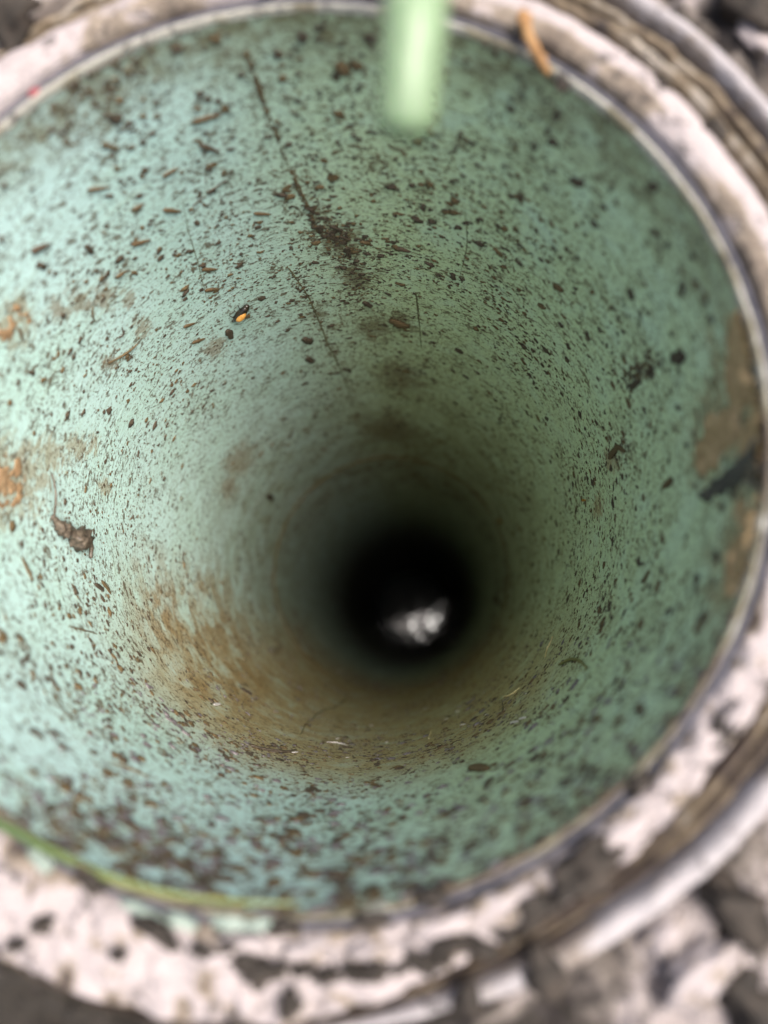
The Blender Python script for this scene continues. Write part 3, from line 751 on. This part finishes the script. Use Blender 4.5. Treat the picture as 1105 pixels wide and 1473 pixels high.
# ------------------------------------------------------------------ things on the rim
# pale green stalk: roots outside the collar, arches over it and ends above the bore
A = [Vector(plane_pt(596, -330, -0.05)), Vector(plane_pt(604, -260, 0.3)), Vector(plane_pt(603, -120, 0.55)), Vector(plane_pt(597, 20, 0.58)), Vector(plane_pt(589, 110, 0.56)), Vector(plane_pt(582, 200, 0.52))]
P = resample(A, 40)
r0 = 0.0024
V, Fc = tube(P, [r0 * (1.12 - 0.16 * i / 39) * (0.45 if i == 39 else (0.72 if i == 38 else (0.88 if i == 37 else 1))) for i in range(40)], 20, 0.03, 1.0)
tag(link('plant_stalk', mesh('plant_stalk', V, Fc), None, MAT_STALK), 'thick pale green stalk poking in over the far rim', 'stalk')

def ribbon(name, pts, widths, thick, mat, label, cat, up=Vector((0, 0, 1))):
    V, Fc = [], []; n = len(pts)
    for i, p in enumerate(pts):
        t = (pts[min(i + 1, n - 1)] - pts[max(i - 1, 0)]).normalized(); s = t.cross(up).normalized(); u = s.cross(t)
        wv = widths[i]
        for (a, b_) in ((-1, 0.25), (0, -0.35), (1, 0.25), (1, 0.25 + thick), (0, -0.35 + thick), (-1, 0.25 + thick)):
            V.append(p + s * a * wv + u * b_ * wv)
    for i in range(n - 1):
        for k in range(6): Fc.append((i * 6 + k, i * 6 + (k + 1) % 6, i * 6 + 6 + (k + 1) % 6, i * 6 + 6 + k))
    Fc.append((5, 4, 3, 2, 1, 0)); Fc.append(tuple((n - 1) * 6 + k for k in range(6)))
    return tag(link(name, mesh(name, V, Fc), None, mat), label, cat)
gp = [(-60, 1165, 0.02), (0, 1186, 0.02), (60, 1216, 0.02), (125, 1248, 0.02), (190, 1272, 0.018), (260, 1288, 0.015), (330, 1296, 0.01), (385, 1299, 0.004), (430, 1300, -0.01)]
P = resample([Vector(plane_pt(*q)) for q in gp], 40)
m_, t_, b_ = new_mat('grass_blade_green'); g = NB(t_)
sepn = t_.nodes.new('ShaderNodeSeparateXYZ'); t_.links.new(g.obj(), sepn.inputs[0])
t_.links.new(g.mix(g.step(-0.030, -0.012, sepn.outputs[0]), (0.030, 0.062, 0.010), (0.085, 0.105, 0.024)), b_.inputs['Base Color']); b_.inputs['Roughness'].default_value = 0.5
ribbon('grass_blade', P, [0.00042 * (1 - 0.75 * (i / 39) ** 2) for i in range(40)], 0.25, m_, 'green grass blade with a yellow tip lying along the near inner rim', 'grass blade')

wp = resample([Vector(plane_pt(752, 22, 0.045)), Vector(plane_pt(762, 55, 0.05)), Vector(plane_pt(775, 82, 0.03)), Vector(plane_pt(789, 106, 0.0))], 16)
V, Fc = tube(wp, [0.00075 - 0.0003 * i / 15 for i in range(16)], 9, 0.7, 3.0)
tag(link('wood_splinter', mesh('wood_splinter', V, Fc), None, MAT_WOOD), 'orange-tan wood splinter lying over the far lip', 'splinter')

def lump(name, x, y, z, rx, ry, rz, rot, mat, label, cat, group=None, seed=0.0, rough=0.6, sub=3):
    bm = bmesh.new(); bmesh.ops.create_icosphere(bm, subdivisions=sub, radius=1)
    for v in bm.verts:
        n = v.co.normalized(); k = 1 + rough * noise.fractal(n * 1.6 + Vector((seed, seed * 2, 0)), 0.8, 2.0, 4)
        v.co = Vector((n.x * rx * k, n.y * ry * k, n.z * rz * k)) * R
    me = bpy.data.meshes.new(name); bm.to_mesh(me); bm.free()
    if 'dirty' not in mat.name: pass
    fattr(me, 'dirt', [0.30 + 0.5 * noise.noise(v.co * 600 + Vector((seed, 0, 0))) for v in me.vertices])
    o = link(name, me, None, mat); o.location = plane_pt(x, y, z); o.rotation_euler = (0, 0, rad(rot)); return tag(o, label, cat, group)
lump('red_chip', 50, 134, -0.002, 0.016, 0.011, 0.011, 30, MAT_RED, 'tiny red chip on the lip at the upper left', 'chip', None, 4, 0.4, 2)
rim_mud = [
    (1048, 1042, 0.0, 0.055, 0.024, 0.02, 50, 'dark brown mud lump on the collar at the lower right edge of the picture'),
    (842, 1250, 0.0, 0.075, 0.035, 0.03, 32, 'big dark mud lump wedged between the white collar and the outer ring'),
    (770, 1310, 0.0, 0.06, 0.024, 0.025, 28, 'long dark mud lump left of the big wedged lump'),
    (652, 1358, 0.0, 0.045, 0.018, 0.02, 14, 'small dark lump in the seam of the collar'),
    (920, 1125, 0.0, 0.03, 0.018, 0.018, 48, 'small dark lump on the lip beside the white chips'),
    (622, 1292, -0.004, 0.035, 0.018, 0.02, 14, 'black mud lump in the seal gap at the near rim'),
    (405, 1332, -0.004, 0.035, 0.017, 0.018, 0, 'dark lump in the seal gap below the grass tip'),
    (535, 1322, -0.004, 0.04, 0.014, 0.016, 5, 'long thin dark lump in the seal gap'),
    (225, 1340, 0.02, 0.05, 0.016, 0.016, -30, 'brown mud lump on the white collar under the grass blade'),
    (130, 1265, 0.01, 0.035, 0.018, 0.016, -35, 'small brown lump on the collar just outside the grass blade'),
    (416, 1446, 0.03, 0.02, 0.024, 0.014, 0, 'round black crumb on the grey outer ring at the bottom'),
    (782, 1400, 0.03, 0.03, 0.045, 0.02, 20, 'dark lump across the outer ring at the bottom'),
    (675, 1440, 0.03, 0.025, 0.03, 0.02, 10, 'small dark lump on the outer ring left of the larger one'),
    (1055, 1310, 0.0, 0.075, 0.045, 0.05, -50, 'dark soil lump in the rubble at the lower right'),
    (1092, 1440, -0.02, 0.09, 0.06, 0.05, -50, 'dark brown soil lump at the bottom right corner'),
    (808, 122, 0.03, 0.018, 0.014, 0.012, -40, 'dark crumb on the far collar by the orange splinter'),
    (952, 120, 0.01, 0.02, 0.015, 0.012, -40, 'dark crumb on the far collar, upper one of two'),
    (1030, 186, 0.01, 0.026, 0.018, 0.012, -50, 'dark crumb on the far collar ridge'),
    (22, 30, -0.01, 0.09, 0.06, 0.05, 40, 'dark brown soil lump at the top left corner'),
    (1085, 20, -0.02, 0.10, 0.05, 0.05, -50, 'dark soil lump at the top right corner'),
]
for i, q in enumerate(rim_mud):
    lump('soil_lump' if 'soil' in q[7] else 'mud_lump', q[0], q[1], q[2] + (0.022 if 'seam' in q[7] or 'wedged' in q[7] else 0.006), *q[3:7], MAT_RIMMUD, q[7], 'mud lump', 'mud lumps on the rim', 20 + i, 0.7)
for i, (x, y, w_) in enumerate([(348, 1384, 20), (374, 1399, 26), (402, 1390, 14), (436, 1395, 16), (470, 1403, 20), (505, 1400, 15), (538, 1396, 22), (575, 1393, 14), (610, 1388, 24), (640, 1380, 14), (694, 1366, 18), (726, 1345, 16), (330, 1362, 12), (290, 1368, 15), (60, 1330, 16), (20, 1360, 14), (170, 1372, 13)]):
    lump('mud_lump', x, y, 0.028, w_ * 0.0013, w_ * 0.0008, 0.012, rnd.uniform(-25, 30), MAT_RIMMUD, 'small dark soil lump stuck to the chalky near side of the collar', 'mud lump', 'small soil lumps on the near collar', 130 + i, 0.9)
chips = [
    (905, 1190, 0.03, 0.06, 0.035, 0.03, 45, 'largest pinkish white chip on the collar at the lower right'),
    (970, 1110, 0.03, 0.045, 0.03, 0.03, 50, 'pinkish white chip just above the largest one'),
    (720, 1300, 0.03, 0.06, 0.03, 0.025, 25, 'white chip on the collar right of the bottom centre'),
    (640, 1330, 0.03, 0.055, 0.026, 0.025, 15, 'white chip on the collar at the bottom centre'),
    (1060, 1030, 0.025, 0.04, 0.025, 0.025, 55, 'white chip on the collar at the right edge'),
    (350, 1360, 0.03, 0.04, 0.022, 0.022, -8, 'white chip on the collar below the grass blade'),
    (440, 1370, 0.03, 0.045, 0.02, 0.02, 0, 'rounded white chip above the collar seam'),
    (545, 1370, 0.03, 0.05, 0.02, 0.02, 8, 'rounded white chip right of the one above the collar seam'),
    (1010, 1400, 0.02, 0.075, 0.05, 0.05, 40, 'pinkish stone in the rubble at the lower right'),
    (1050, 1390, 0.0, 0.05, 0.04, 0.04, 30, 'pale stone beside the pinkish stone'),
    (1095, 60, 0.0, 0.07, 0.03, 0.03, -50, 'pale stone by the collar at the top right corner'),
    (960, 1340, 0.0, 0.05, 0.03, 0.03, 40, 'small tan stone left of the dark soil lump'),
]
for i, q in enumerate(chips):
    lump('stone' if 'stone' in q[7] else 'white_chip', q[0], q[1], q[2] - 0.012, q[3] * 1.15, q[4] * 0.8, q[5] * 0.6, q[6], MAT_COLLAR, q[7], 'stone' if 'stone' in q[7] else 'chip', 'pale chips and stones on the rim', 60 + i, 0.5)
mint = [(205, 1312, 35), (260, 1325, 28), (330, 1328, 30), (375, 1330, 22), (60, 1240, 30)]
MAT_MINT = plain('mint_chip', (0.13, 0.17, 0.145), (0.23, 0.265, 0.235), 500, 0.6)
for i, (x, y, s_) in enumerate(mint):
    lump('mint_chip', x, y, 0.004, s_ * 0.00125, 0.014, 0.012, (-28, -18, -8, -4, -40)[i], MAT_MINT, ['mint green chip of lip under the grass blade, longest', 'mint green chip next below the longest', 'mint green chip near the grass tip', 'smallest mint green chip at the grass tip', 'mint green chip at the left end of the grass blade'][i], 'chip', 'broken mint chips of the lip', 90 + i, 0.5)
